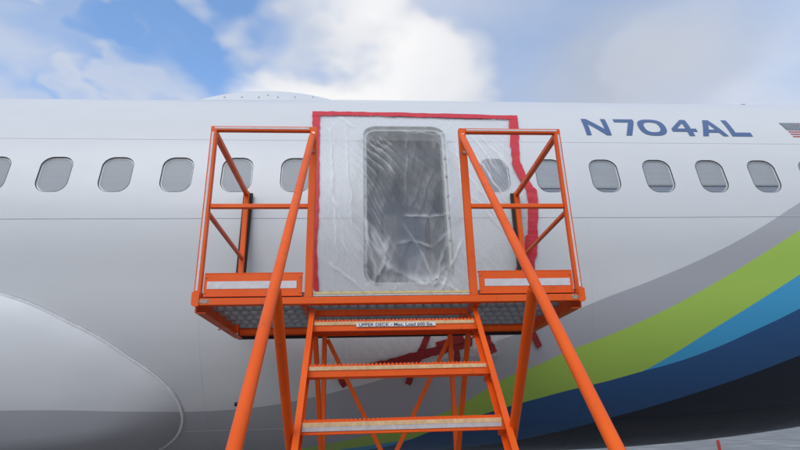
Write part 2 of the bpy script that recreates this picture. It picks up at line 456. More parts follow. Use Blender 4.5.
def band(bm, left, right, off, thick=.002, sub=3, rag=0.0):
    """patch between two (X,s) edges of equal length"""
    prev = None
    L, Rr = [], []
    for k in range(len(left)-1):
        for j in range(sub):
            f = j/sub
            L.append((left[k][0]*(1-f)+left[k+1][0]*f, left[k][1]*(1-f)+left[k+1][1]*f))
            Rr.append((right[k][0]*(1-f)+right[k+1][0]*f, right[k][1]*(1-f)+right[k+1][1]*f))
    L.append(left[-1]); Rr.append(right[-1])
    if rag:
        jit = lambda p, k: (p[0]+rag*noise.noise(Vector((p[0]*23, p[1]*23, k))), p[1]+rag*noise.noise(Vector((p[0]*23, p[1]*23, k+7))))
        L = [jit(p, 1.5) for p in L]; Rr = [jit(p, 4.5) for p in Rr]
    off0 = off
    for a, b in zip(L, Rr):
        off = off0+(rag*.35*noise.noise(Vector((a[0]*31, a[1]*31, 2))) if rag else 0)
        cur = [bm.verts.new(S(*a, off)), bm.verts.new(S(*b, off)), bm.verts.new(S(*b, off-thick)), bm.verts.new(S(*a, off-thick))]
        if prev:
            for k in range(4): bm.faces.new((prev[k], prev[(k+1) % 4], cur[(k+1) % 4], cur[k]))
        else: bm.faces.new(cur)
        prev = cur
    bm.faces.new(prev[::-1])

def seams():
    for px, x0, x1, wd, mt in [((60, 138.5), -6, 8, .005, M_PAINT), ((100, 218.5), -6, 8, .005, M_SEAM), ((300, 428.5), -2.0, 4.5, .006, M_PAINT)]:
        s0 = pix(*px)[1]
        for a_, b_ in ([(x0, x1)] if px[1] > 300 else [(x0, DX0-.004), (DX1+.004, x1)]):
            bm = bmesh.new(); ribbon(bm, [(a_, s0), (b_, s0)], wd, .0018, .25, .0035); obj('lap_joint', bm, mt, plane)
    for X in (-4.15, -1.35, pix(592, 340)[0], 5.0):
        bm = bmesh.new(); ribbon(bm, [(X, -2.7), (X, WIN_S-.45)], .004, .0012, .1, .003); obj('butt_joint', bm, M_PAINT, plane)
seams()

# cabin windows -----------------------------------------------------------------------------
def pane_mat(name, c, sheen):
    mt, t, b = new_mat(name); oc = t.node('ShaderNodeTexCoord').outputs['Object']
    t.l.new(t.ramp(t.noise(oc, 5, 4), [(.3, tuple(x*.93 for x in c)), (.7, c)]), b.inputs['Base Color'])
    set_(b, Roughness=.16, IOR=1.5); b.inputs['Coat Weight'].default_value = .6; b.inputs['Coat Roughness'].default_value = .04
    return mt
def glass_mat():
    mt, t, b = new_mat('cabin_window_glass'); t.n.remove(b)
    tr = t.node('ShaderNodeBsdfTransparent'); tr.inputs[0].default_value = (.93, .95, .97, 1)
    gl = t.node('ShaderNodeBsdfGlossy'); gl.inputs['Roughness'].default_value = .22; gl.inputs[0].default_value = (.95, .97, 1, 1)
    lw = t.node('ShaderNodeLayerWeight')
    oc = t.node('ShaderNodeTexCoord').outputs['Object']
    mx = t.node('ShaderNodeMixShader'); t.l.new(t.math('ADD', t.math('MULTIPLY', t.math('POWER', lw.outputs['Facing'], 4.0), .8), .06), mx.inputs[0])
    t.l.new(tr.outputs[0], mx.inputs[1]); t.l.new(gl.outputs[0], mx.inputs[2])
    t.l.new(mx.outputs[0], t.n['Material Output'].inputs[0]); return mt
M_GLASS = glass_mat()
M_SHADE = plain('window_shade', (.37, .365, .365), .6, 0, .05, 6)
M_SHADE_M = plain('window_shade_mid', (.225, .24, .275), .6, 0, .05, 6)
M_SHADE_D = plain('window_shade_dim', (.135, .148, .180), .6, 0, .06, 6)
M_CABIN = plain('dim_cabin', (.42, .44, .48), .7, 0, .2, 6)
M_FRAME = plain('window_frame_alloy', (.68, .67, .66), .4, .1, .06, 12)
def ringstrip(bm, o0, f0, o1, f1):
    a = [bm.verts.new(f0(*p)) for p in o0]; b = [bm.verts.new(f1(*p)) for p in o1]; n = len(a)
    for i in range(n): bm.faces.new((a[i], a[(i+1) % n], b[(i+1) % n], b[i]))
def make_window():
    X0 = 0.0
    og = S(X0, WIN_S)
    rr = lambda d: rrect(X0, WIN_S, WW-2*d, WH-2*d, max(.01, WR-d))
    sf = lambda off: (lambda x, s: S(x, s, off))
    bm = bmesh.new()
    ringstrip(bm, rr(0), sf(0), rr(.003), sf(-.013)); ringstrip(bm, rr(.003), sf(-.013), rr(.010), sf(-.014)); ringstrip(bm, rr(.010), sf(-.014), rr(.012), sf(-.04))
    fr = obj('window', bm, M_FRAME, plane, origin=og)
    bm = bmesh.new()
    ringstrip(bm, rr(-.002), sf(.0003), rr(-.0015), sf(.0012)); ringstrip(bm, rr(-.0015), sf(.0012), rr(.002), sf(.001)); ringstrip(bm, rr(.002), sf(.001), rr(.0032), sf(-.006))
    obj('seal', bm, M_RUB, fr, origin=og)
    bm = bmesh.new(); vs = [bm.verts.new(S(x, s, -.0115)) for x, s in rr(.0028)]
    c = bm.verts.new(S(X0, WIN_S, -.0105))
    for i in range(len(vs)): bm.faces.new((c, vs[i], vs[(i+1) % len(vs)]))
    po = obj('pane', bm, M_GLASS, fr, origin=og, smooth=True)
    if sum(p.normal.y for p in po.data.polygons) > 0: po.data.flip_normals()
    return fr, og
frm, wog = make_window()
frm.location.x += 0
proto = frm; parts = list(frm.children); first = True
shade_mesh = {}
def shade_for(fr, frac, mat, dep=-.024):
    k = (frac, mat.name)
    if k not in shade_mesh:
        bm = bmesh.new(); w, h = WW/2+.012, WH/2+.012; s1 = WIN_S+h; s0 = WIN_S+h-2*h*frac
        # shade: a shallow ribbed blind with a lip along its lower edge
        rows = [s1-(s1-s0)*i/10 for i in range(11)]; pv = None
        for i, s in enumerate(rows):
            o_ = dep+(.0010 if i % 2 else 0); cur = [bm.verts.new(S(-w, s, o_)), bm.verts.new(S(w, s, o_))]
            if pv: bm.faces.new((pv[0], pv[1], cur[1], cur[0]))
            pv = cur
        lip = [bm.verts.new(S(-w, s0+.012, dep+.004)), bm.verts.new(S(w, s0+.012, dep+.004))]
        bm.faces.new((pv[0], pv[1], lip[1], lip[0]))
        for v in bm.verts: v.co -= wog
        me = bpy.data.meshes.new('shade'); bm.to_mesh(me); bm.free(); me.materials.append(mat); shade_mesh[k] = me
    o = bpy.data.objects.new('shade', shade_mesh[k]); COL.objects.link(o); o.parent = fr
base_loc = frm.location.copy()
for i, X in enumerate(WX):
    if i == 0: f = frm
    else:
        f = frm.copy(); COL.objects.link(f); f.parent = plane
        for ch in parts:
            k = ch.copy(); COL.objects.link(k); k.parent = f
    f.location = base_loc+Vector((X, 0, 0))
for f in [o for o in plane.children if o.name.startswith('window')]:
    X = f.location.x
    if X < -.6: shade_for(f, 1.0, M_SHADE_D)
    elif X < 1.5: shade_for(f, 1.0, M_SHADE_D)
    else: shade_for(f, 1.0, M_SHADE_M, -.030); shade_for(f, (.72, .80, .76, .84)[int(X*7) % 4], M_SHADE, -.020)

# exit opening: return frame, cabin behind it ----------------------------------------------
def exit_opening():
    rr = lambda d: rrect(DC[0], DC[1], DC[2]-2*d, DC[3]-2*d, DC[4]-d, 10)
    sf = lambda o: (lambda x, s: S(x, s, o))
    bm = bmesh.new()
    ringstrip(bm, rr(0), sf(0), rr(.006), sf(-.03)); ringstrip(bm, rr(.006), sf(-.03), rr(.03), sf(-.034)); ringstrip(bm, rr(.03), sf(-.034), rr(.032), sf(-.14))
    fr = obj('exit_frame', bm, plain('primer_frame', (.46, .47, .45), .5, .1, .1, 8), plane)
    for k in range(6):
        for sx in (-1, 1):
            bm = bmesh.new(); x = DC[0]+sx*(DC[2]/2-.022); s = DS0+.18+k*.205
            p, n = surf(x, t_of(s), None); disc(bm, p-n*.040, n, .012, .02, 10); obj('stop_fitting', bm, M_GALV, fr)
    bm = bmesh.new()      # open box of cabin lining behind the frame
    y0, y1 = 4.72, 5.55; x0, x1 = DX0-.25, DX1+.25; z0, z1 = .70+E, 2.62+E
    q = lambda *v: bm.faces.new([bm.verts.new(a) for a in v])
    q((x0, y1, z0), (x1, y1, z0), (x1, y1, z1), (x0, y1, z1)); q((x0, y0, z0), (x1, y0, z0), (x1, y1, z0), (x0, y1, z0))
    q((x0, y0+.2, z1), (x1, y0+.2, z1), (x1, y1, z1), (x0, y1, z1)); q((x0, y0, z0), (x0, y1, z0), (x0, y1, z1), (x0, y0+.2, z1)); q((x1, y0, z0), (x1, y1, z0), (x1, y1, z1), (x1, y0+.2, z1))
    obj('cabin_lining', bm, plain('insulation_blanket', (.22, .29, .43), .55, 0, .3, 5, .5), plane)
    M_SEAT = plain('seat_cover', (.075, .085, .11), .6, 0, .2, 10)
    for i, x in enumerate((DC[0]-.17, DC[0]+.27)):
        bm = bmesh.new()
        box(bm, x-.03, x+.10, 4.72, 5.15, .72+E+.36, .72+E+1.12, .03); box(bm, x-.10, x+.34, 4.72, 5.15, .72+E+.30, .72+E+.42, .03)
        obj('cabin_seat', bm, M_SEAT, plane)
    for px in ((377, 279), (436, 283)):   # hinge fittings at the sill
        bm = bmesh.new(); X, s = pix(*px); ribbon(bm, [(X-.008, s-.034), (X+.010, s+.034)], .020, .004, .03, .02); obj('hinge_fitting', bm, M_SEAL, plane)
exit_opening()

# wing-to-body fairing at the left -----------------------------------------------------------
_a, _b = pix(1, 294.4), pix(33, 305.5); _m = (_a[1]-_b[1])/(_b[0]-_a[0])
FO = [(-8.0, _a[1]+_m*1.35), (-6.5, _a[1]+_m*1.33), (-5.2, _a[1]+_m*1.15), (_a[0]-1.0, _a[1]+_m*.82), (_a[0]-.5, _a[1]+_m*.46)]+[pix(*p) for p in [(1, 294.4), (33, 305.5), (66.7, 322), (100, 339), (133, 361), (150, 372.5), (163, 383), (173, 394), (179, 405), (182, 416), (181, 425), (177, 434), (168, 443), (156, 449.9)]]
xa, sa = FO[-1]; FO += [(xa-.35, sa-.22), (xa-.9, sa-.45), (xa-2.0, sa-.75), (-6.0, S_BOT+.02), (-8.0, S_BOT+.02)]
def smooth_poly(pts, n=160):
    # Catmull-Rom
    out = []
    P_ = [pts[0]]+pts+[pts[-1]]
    for i in range(1, len(P_)-2):
        p0, p1, p2, p3 = [np.array(P_[i+k]) for k in (-1, 0, 1, 2)]
        m_ = max(2, int(np.linalg.norm(p2-p1)/.05))
        for k in range(m_):
            t = k/m_; out.append(tuple(.5*((2*p1)+(-p0+p2)*t+(2*p0-5*p1+4*p2-p3)*t*t+(-p0+3*p1-3*p2+p3)*t**3)))
    out.append(tuple(pts[-1])); return out
def fairing():
    ol = smooth_poly(FO)
    A = np.array(ol)
    SEG0, SEG1 = A[:-1], A[1:]
    def dist(x, s):
        p = np.array((x, s)); d = SEG1-SEG0; L2 = (d*d).sum(1); u = np.clip(((p-SEG0)*d).sum(1)/L2, 0, 1); return float(np.sqrt(((SEG0+d*u[:, None]-p)**2).sum(1)).min())
    def inside(x, s):
        c = False; n = len(ol)
        for i in range(n):
            (x0, y0), (x1, y1) = ol[i], ol[(i+1) % n]
            if (y0 > s) != (y1 > s) and x < (x1-x0)*(s-y0)/(y1-y0)+x0: c = not c
        return c
    pts = [Vector(p) for p in ol]; n0 = len(pts); edges = [(i, (i+1) % n0) for i in range(n0)]
    x = -7.95
    while x < -1.4:
        s = S_BOT+.05
        while s < .6:
            if inside(x, s) and dist(x, s) > .03: pts.append(Vector((x, s)))
            s += .07
        x += .08
    V, _, F, *_r = delaunay_2d_cdt(pts, edges, [], 1, 1e-6)
    bm = bmesh.new(); uvl = bm.loops.layers.uv.new('surf'); vs = []
    for v in V:
        d = dist(v.x, v.y)
        h = .010+.055*(1-math.exp(-d/.10))+.32*(1-math.exp(-(d/.75)**1.5))
        vs.append(bm.verts.new(S(v.x, v.y, h)))
    ss_ = np.linspace(S_BOT, .8, 400); zt_ = np.array([S(-3.0, float(q)).z for q in ss_])
    uvm = {vs[i]: (V[i].x, float(np.interp(vs[i].co.z, zt_, ss_))) for i in range(len(V))}
    for f in F:
        try: fc = bm.faces.new([vs[i] for i in f])
        except ValueError: continue
        for lp in fc.loops: lp[uvl].uv = uvm[lp.vert]
    bmesh.ops.recalc_face_normals(bm, faces=bm.faces[:])
    o = obj('wing_fairing', bm, M_PAINT, plane, smooth=True)
    bm = bmesh.new(); ribbon(bm, ol[:-20], .026, .013, .05, .014); obj('fairing_seal', bm, plain('fairing_seal', (.74, .74, .75), .5, 0, .1, 12), o)
    bm = bmesh.new(); ribbon(bm, ol[:-20], .050, .003, .05, .004); obj('edge_sealant', bm, plain('fairing_sealant', (.50, .50, .51), .6, 0, .1, 12), o)
fairing()

# crown radome, antenna, drain, lettering, flag ----------------------------------------------
def radome():
    cx, L, W, H = -1.20, 1.50, .62, .53
    zc = ZC+1.88-.20; bm = bmesh.new(); rows = []
    for i in range(0, 29):
        u = -1+2*i/28; x = cx+L*u; k = (1-abs(u)**2.1)**.62 if abs(u) < 1 else 0.0
        row = []
        for j in range(0, 25):
            a = math.pi*j/24; row.append(bm.verts.new((x, YC-W*max(k, .02)*math.cos(a)*(1 if True else 0), zc+E-drop(x)+.0+H*max(k, .0)*math.sin(a)**.8)))
        rows.append(row)
    for r0, r1 in zip(rows, rows[1:]):
        for j in range(24): bm.faces.new((r0[j], r0[j+1], r1[j+1], r1[j]))
    o = obj('antenna_radome', bm, plain('radome_paint', (.64, .65, .67), .4, 0, .03, 4), plane, smooth=True)
    for x in (224.7, 242, 258.8, 268, 278, 295, 313):
        p = pray(x, 97.4 if x != 268 else 95.4, 5.0); d = (p-Vector((0, 0, E))).normalized()
        best = None
        q = 4.8
        while q < 7:
            pt = Vector((0, 0, E))+d*(q/d.y); u = (pt.x-cx)/L
            if abs(u) < 1:
                k = (1-abs(u)**2.1)**.62; yy = (pt.y-YC)/(W*k)
                if abs(yy) < 1 and pt.z < zc+E-drop(pt.x)+H*k*(1-yy*yy)**.4: best = pt; break
            q += .004
        if best: bm = bmesh.new(); disc(bm, best+d*.012, -d, .012, .018, 10); obj('fastener', bm, M_SEAM, o)
    bm = bmesh.new()      # small blade antenna further aft
    ax = 4.5; zt_ = surf(ax, rad(62)).z; yy = surf(ax, rad(62)).y
    sweep(bm, [(-.06, 0), (.06, 0), (.03, .036), (-.02, .036)], Vector((ax, yy-.01, zt_-.03)), Vector((ax, yy+.01, zt_-.03)), Vector((1, 0, 0)), Vector((0, 0, 1)))
    obj('blade_antenna', bm, M_SEAL, plane)
    bm = bmesh.new(); X, s = pix(237, 403.5); ribbon(bm, [(X-.018, s), (X+.018, s)], .026, .02, .02, .03); obj('drain_mast', bm, M_INK, plane)
radome()

def poly_patch(bm, poly, fmap, off, step=.035):
    """closed 2-D polygon (local coords) laid on the skin"""
    pts = []
    for i in range(len(poly)):
        a, b = Vector(poly[i]), Vector(poly[(i+1) % len(poly)]); n = max(1, int((b-a).length/.12))
        pts += [a.lerp(b, k/n) for k in range(n)]
    n0 = len(pts); edges = [(i, (i+1) % n0) for i in range(n0)]
    V, _, F, *_r = delaunay_2d_cdt(pts, edges, [], 1, 1e-6)
    vs = [bm.verts.new(S(*fmap(v.x, v.y), off)) for v in V]
    for f in F:
        try: bm.faces.new([vs[i] for i in f])
        except ValueError: pass
def arc(cx, cy, rx, ry, a0, a1, n=14): return [(cx+rx*math.cos(rad(a0+(a1-a0)*k/n)), cy+ry*math.sin(rad(a0+(a1-a0)*k/n))) for k in range(n+1)]
GLY = {   # unit-high extended bold letters, list of outlines that never overlap
 'N': (1.15, [[(0, 0), (.22, 0), (.22, 1), (0, 1)], [(.22, 1), (.22, .66), (.90, 0), (.90, .34)], [(.90, 0), (1.12, 0), (1.12, 1), (.90, 1)]]),
 '7': (.98, [[(0, 1), (0, .79), (.64, .79), (.92, 1)], [(.92, 1), (.64, .79), (.28, 0), (.54, 0), (.92, .82)]]),
 '4': (1.05, [[(0, .24), (.58, .24), (.58, .42), (.24, .42), (.58, .76), (.58, 1), (0, .40)], [(.58, 0), (.80, 0), (.80, 1), (.58, 1)], [(.80, .24), (1.0, .24), (1.0, .42), (.80, .42)]]),
 'A': (1.16, [[(0, 0), (.24, 0), (.34, .20), (.42, .37), (.56, .70), (.56, 1), (.44, 1)], [(.56, .70), (.70, .37), (.78, .20), (.88, 0), (1.12, 0), (.68, 1), (.56, 1)], [(.34, .20), (.78, .20), (.70, .37), (.42, .37)]]),
 'L': (.88, [[(0, 0), (.22, 0), (.22, 1), (0, 1)], [(.22, 0), (.84, 0), (.84, .21), (.22, .21)]]),
}
def ring_outline(rx, ry, tx, ty, cx, cy):
    halves = []
    for a0, a1 in ((0, 180), (180, 360)):
        o_ = [(cx+(abs(math.cos(rad(a0+(a1-a0)*k/16)))**.75)*rx*(1 if math.cos(rad(a0+(a1-a0)*k/16)) >= 0 else -1), cy+(abs(math.sin(rad(a0+(a1-a0)*k/16)))**.8)*ry*(1 if a0 < 180 else -1)) for k in range(17)]
        i_ = [(cx+(abs(math.cos(rad(a0+(a1-a0)*k/16)))**.75)*(rx-tx)*(1 if math.cos(rad(a0+(a1-a0)*k/16)) >= 0 else -1), cy+(abs(math.sin(rad(a0+(a1-a0)*k/16)))**.8)*(ry-ty)*(1 if a0 < 180 else -1)) for k in range(17)]
        halves.append(o_+i_[::-1])
    return halves
GLY['0'] = (1.12, ring_outline(.53, .50, .23, .19, .53, .5))
def registration():
    # baseline, cap line and the ends of each letter read from the photo
    tl, bl = pix(579.8, 118.2), pix(586.4, 134.4); br = pix(753.6, 137.6); tl2 = pix(727, 121.6)
    s0, s1 = (bl[1]+br[1])/2, (tl[1]+tl2[1])/2; h = s1-s0; print('reg', tl, bl, h)
    ends = {'N': (586.4, 611.5), '7': (None, None), '0': (641, 667), '4': (672, 696.5), 'A': (703.5, 729.5), 'L': (733, 753.6)}
    sh = (tl[0]-bl[0])/h
    for c in 'N704AL':
        wd, polys = GLY[c]; bm = bmesh.new(); xs_ = [p[0] for q in polys for p in q]; u0, u1 = min(xs_), max(xs_)
        if c == '7': xa_, xb_ = pix(612.5, 119.6)[0]-sh*h, pix(632.5, 120.2)[0]-sh*h
        elif c in '04': xa_, xb_ = [pix(q, 127.5)[0]-sh*h*.5 for q in ((638.6, 665.6) if c == '0' else (670.4, 694.8))]
        else: xa_, xb_ = [pix(q, 134.4+3.2*(q-586)/168)[0] for q in ends[c]]
        for pl_ in polys: poly_patch(bm, pl_, lambda u, v: (xa_+(u-u0)/(u1-u0)*(xb_-xa_)+sh*v*h, s0+v*h), .0035)
        obj('registration_letter', bm, M_RBLUE, plane)
registration()

def flag():
    # the national flag: star field towards the nose, stripes beside and below it
    a, b, c = pix(778.5, 123.1), pix(786.7, 130.2), pix(795.5, 138.6)
    s_top, s_mid = a[1], b[1]; s_bot = s_top-(s_top-s_mid)*13/7.0
    L = (s_top-s_bot)*1.9; sh = (a[0]-b[0])/(s_top-s_mid); x0 = a[0]
    f = lambda u, v: (x0+u*L+sh*((s_bot+v*(s_top-s_bot))-s_top), s_bot+v*(s_top-s_bot))
    MR = plain('flag_red', (.46, .12, .13), .4); MB = plain('flag_blue', (.15, .17, .20), .4); MW = plain('flag_white', (.75, .76, .78), .4)
    root = None
    bm = bmesh.new(); poly_patch(bm, [(0, 6/13), (.4, 6/13), (.4, 1), (0, 1)], f, .0035); ct = obj('flag_canton', bm, MB, plane)
    bm = bmesh.new()
    for r in range(9):
        for q in range(6 if r % 2 == 0 else 5):
            u = .033+(.0667*q)+(0 if r % 2 == 0 else .033); v = 6/13+7/13*(r+.7)/9.6; R_ = .012
            pts = [(u+(R_ if k % 2 == 0 else R_*.45)*math.cos(math.pi/2+k*math.pi/5), v+(R_ if k % 2 == 0 else R_*.45)*1.9*math.sin(math.pi/2+k*math.pi/5)) for k in range(10)]
            cv = bm.verts.new(S(*f(u, v), .006)); vs = [bm.verts.new(S(*f(*p), .006)) for p in pts]
            for k in range(10): bm.faces.new((cv, vs[k], vs[(k+1) % 10]))
    obj('flag_stars', bm, MW, ct)
    for k in range(0, 13, 2):
        v0 = k/13; u0 = 0 if k < 6 else .4
        bm = bmesh.new(); poly_patch(bm, [(u0, v0), (1, v0), (1, v0+1/13), (u0, v0+1/13)], f, .0035); obj('flag_stripe', bm, MR, plane)
flag()

# landing gear (ahead of the frame) that carries the aircraft
def gear():
    for x, y, r, wdt in ((-6.6, YC-2.6, .56, .38), (-6.6, YC+2.6, .56, .38), (-19.0, YC, .36, .2)):
        bm = bmesh.new(); top = (ZC-1.55 if abs(y-YC) < 1 else ZC-1.0)+E
        yt = y+(1.35 if y < YC-1 else -1.35 if y > YC+1 else 0)
        pipe(bm, [(x, y, r), (x, y, r+.5), (x, (y+yt)/2, r+.9 if abs(y-YC) > 1 else r+.7), (x, yt, top)], .10, 12)
        lg = obj('landing_gear_leg', bm, M_WHITE, plane, smooth=True)
        for sgn in (-1, 1):
            bm = bmesh.new(); c = y+sgn*wdt*.62; h = wdt*.5
            prof = [(-h, r*.55), (-h, r*.88), (-h*.6, r), (h*.6, r), (h, r*.88), (h, r*.55)]
            rings = [[bm.verts.new((x+q*math.cos(2*math.pi*k/28), c+p_, r+q*math.sin(2*math.pi*k/28))) for k in range(28)] for p_, q in prof]
            for r0, r1 in zip(rings, rings[1:]):
                for k in range(28): bm.faces.new((r0[k], r0[(k+1) % 28], r1[(k+1) % 28], r1[k]))
            tyre = obj('tyre', bm, M_RUB, lg, smooth=True, sharp=50)
            bm = bmesh.new(); disc(bm, Vector((x, c-h*.8, r)), (0, 1, 0), r*.56, h*1.6, 24); obj('rim', bm, M_WHITE, lg)
gear()
# ------------------------------------------------------------------ plastic sheet taped over the opening
def sheet_mat():
    mt, t, b = new_mat('clear_polythene'); oc = t.node('ShaderNodeTexCoord').outputs['Object']
    set_(b, **{'Base Color': (.94, .935, .93, 1), 'Roughness': .16, 'IOR': 1.55})
    tl = t.node('ShaderNodeBsdfTranslucent'); tl.inputs[0].default_value = (.90, .90, .90, 1)
    mx0 = t.node('ShaderNodeMixShader'); mx0.inputs[0].default_value = .25; t.l.new(b.outputs[0], mx0.inputs[1]); t.l.new(tl.outputs[0], mx0.inputs[2])
    tr = t.node('ShaderNodeBsdfTransparent'); tr.inputs[0].default_value = (.97, .975, .985, 1)
    n1 = t.noise(t.mapping(oc, (1.3, 1, 1), rot=(0, rad(32), 0)), 2.6, 6, .6, .5)
    n2 = t.noise(t.mapping(oc, (3.2, 1, .8), rot=(0, rad(-28), 0)), 3.5, 5, .6, .8)
    cr_ = t.node('ShaderNodeAttribute', attribute_name='crease').outputs['Fac']
    op = t.math('ADD', t.math('ADD', t.math('MULTIPLY', n1, .40), t.math('MULTIPLY', n2, .26)), t.math('MULTIPLY', cr_, .50))
    fac = t.ramp(op, [(.25, (.14,)*3), (.42, (.25,)*3), (.85, (.86,)*3)])
    mx = t.node('ShaderNodeMixShader'); t.l.new(fac, mx.inputs[0]); t.l.new(tr.outputs[0], mx.inputs[1]); t.l.new(mx0.outputs[0], mx.inputs[2])
    t.l.new(mx.outputs[0], t.n['Material Output'].inputs[0])
    hn = t.math('ADD', t.math('MULTIPLY', n2, .5), t.math('MULTIPLY', t.noise(oc, 12, 3, .5, 1.0), .10))
    bump(t, b, hn, .32, .025)
    return mt
LEDGE = [pix(x, y) for x, y in [(315, 115.5), (315.5, 150), (315.5, 190), (315, 230), (315, 262), (315.5, 288), (318, 330), (320, 368)]]
REDGE = [pix(x, y) for x, y in [(512, 119), (514, 145), (516, 163), (521, 176), (529, 189), (532, 203), (532, 224), (531, 240), (530, 267), (527, 300), (500, 345)]]
def interp_edge(edge, s):
    e = sorted(edge, key=lambda p: p[1]); return float(np.interp(s, [p[1] for p in e], [p[0] for p in e]))
sheet = thing('plastic_sheet', 'creased translucent plastic sheet held by red tape over the exit opening', 'plastic sheet', (DC[0], 4.3, 0))
def build_sheet():
    rng = random.Random(3)
    s_top = pix(400, 116)[1]; s_bot = pix(400, 357)[1]
    folds = []      # (X0,s0,X1,s1,width,height)
    def fpx(a, b, w, h): folds.append((*pix(*a), *pix(*b), w, h*.8))
    for a, b, w, h in [((436, 284), (420, 248), .010, .012), ((420, 248), (404, 224), .012, .010), ((436, 284), (449, 232), .014, .012), ((377, 279), (365, 215), .016, .014), ((378, 279), (391, 236), .020, .016),
        ((404, 215.5), (431, 217), .012, .020), ((431, 217), (448, 214), .010, .014), ((396, 243), (414, 241), .014, .012), ((414, 241), (434, 247), .013, .014), ((434, 247), (446, 234), .012, .010),
        ((406, 132), (405.5, 208), .008, .007), ((398, 130), (446, 134), .012, .012), ((384, 262), (390, 272), .03, .016), ((372, 232), (384, 262), .025, .016), ((388, 268), (426, 284), .022, .009), ((426, 284), (450, 266), .018, .010),
        ((330, 128), (337, 262), .008, .010), ((345, 124), (351, 232), .007, .010), ((324, 150), (352, 280), .007, .009), ((462, 128), (500, 178), .007, .012), ((458, 140), (486, 190), .006, .011), ((468, 150), (508, 205), .007, .012), ((474, 132), (512, 172), .006, .011), ((464, 170), (500, 225), .007, .011), ((470, 195), (520, 250), .008, .010),
        ((455, 140), (466, 240), .008, .010), ((446, 286), (470, 300), .010, .012), ((362, 290), (330, 262), .009, .010), ((440, 292), (462, 240), .009, .010), ((355, 130), (340, 118), .008, .010)]:
        fpx(a, b, w, h)
    for k in range(60):
        x, s = rng.uniform(LEDGE[0][0], 1.5), rng.uniform(s_bot, s_top)
        if DX0-.1 < x < DX1+.05 and DS0 < s < DS1: continue
        a = rng.gauss(rad(112), .45); L = rng.uniform(.08, .35)
        folds.append((x, s, x+math.cos(a)*L, s+math.sin(a)*L, rng.uniform(.004, .010), rng.uniform(-.003, .0045)))
    FA = np.array(folds)
    def off(x, s):
        nz = lambda f_, k_: noise.noise(Vector((x*f_, s*f_, k_)))
        x2, s2 = x+.022*nz(6, 3)+.010*nz(17, 5), s+.022*nz(6, 13)+.010*nz(17, 15)      # nothing in slack film runs quite straight
        px_, ps = FA[:, 2]-FA[:, 0], FA[:, 3]-FA[:, 1]; L2 = px_**2+ps**2
        u = np.clip(((x2-FA[:, 0])*px_+(s2-FA[:, 1])*ps)/L2, 0, 1)
        dx_, ds_ = x2-FA[:, 0]-u*px_, s2-FA[:, 1]-u*ps; d2 = dx_**2+ds_**2
        side = np.where(dx_*ps-ds_*px_ > 0, .55, 1.5)                                  # one flank steeper than the other
        g = (1-.8*(2*u-1)**4)*np.exp(-d2/(FA[:, 4]*side)**2)
        q = float((FA[:, 5]*g).sum())*(.75+.6*nz(9, 31))
        qx, qy = abs(x-DC[0])-DC[2]/2, abs(s-DC[1])-DC[3]/2; dd = max(qx, qy)
        ins = sstep(-dd/.10); A_ = (x-DX0)/(DX1-DX0); B_ = (s-DS0)/(DS1-DS0)
        left = sstep((.52-A_)/.35)*sstep((B_+.05)/.3); low = sstep((.34-B_)/.3)
        def streak(ang, fx, fs, k_):
            xw, sw = x+.03*nz(4, k_+40), s+.03*nz(4, k_+50); u_ = xw*math.cos(ang)+sw*math.sin(ang); v_ = -xw*math.sin(ang)+sw*math.cos(ang)
            f_ = (u_*fx+1.0*noise.noise(Vector((u_*2, v_*fs, k_)))) % 1.0; return (f_/.78 if f_ < .78 else (1-f_)/.22)
        st1 = streak(rad(35), 13, 2.2, 1); st2 = streak(rad(28), 27, 4.0, 5); st3 = streak(rad(-20), 9, 2.5, 9)
        patch = sstep(.55+1.4*nz(2.6, 71)); patch2 = sstep(.5+1.4*nz(4.5, 77))
        wr = ins*((.010*st1*patch+.005*st2*patch2)*(.35+.9*left)+.004*st3*patch2)+.0022*(1-ins)*(st1*patch+.6*st2*patch2)
        wh = ins*(left*(.50*st1**2*patch+.30*st2**2*patch2)+.14*st3**2*patch2+.10*st1*patch2+.30*low*patch+.16*low)+min(.75, max(0, q)/(.016 if ins > .3 else .007))*(.8+.4*nz(12, 90))+(1-ins)*(.20+.22*st1**3*patch+.16*st2**3*patch2)
        z = .014+.010*nz(3, 4)+q+wr-.030*ins
        return (z if ins > .2 else max(.006, z)), max(0, min(1, wh))
    NX, NS = 230, 270; bm = bmesh.new(); cl = bm.verts.layers.float.new('crease'); rows = []
    for j in range(NS+1):
        s = s_bot+(s_top-s_bot)*j/NS; xa, xb = interp_edge(LEDGE, s), interp_edge(REDGE, s); row = []
        for i in range(NX+1):
            f = i/NX; x = xa+(xb-xa)*f; e = min(f*NX/8, (1-f)*NX/8, (NS-j)/8, 1)
            z, q = off(x, s); v = bm.verts.new(S(x, s, .006*(1-e)+z*e)); v[cl] = q; row.append(v)
        rows.append(row)
    for r0, r1 in zip(rows, rows[1:]):
        for i in range(NX): bm.faces.new((r0[i], r0[i+1], r1[i+1], r1[i]))
    obj('film', bm, sheet_mat(), sheet, smooth=True)
build_sheet()
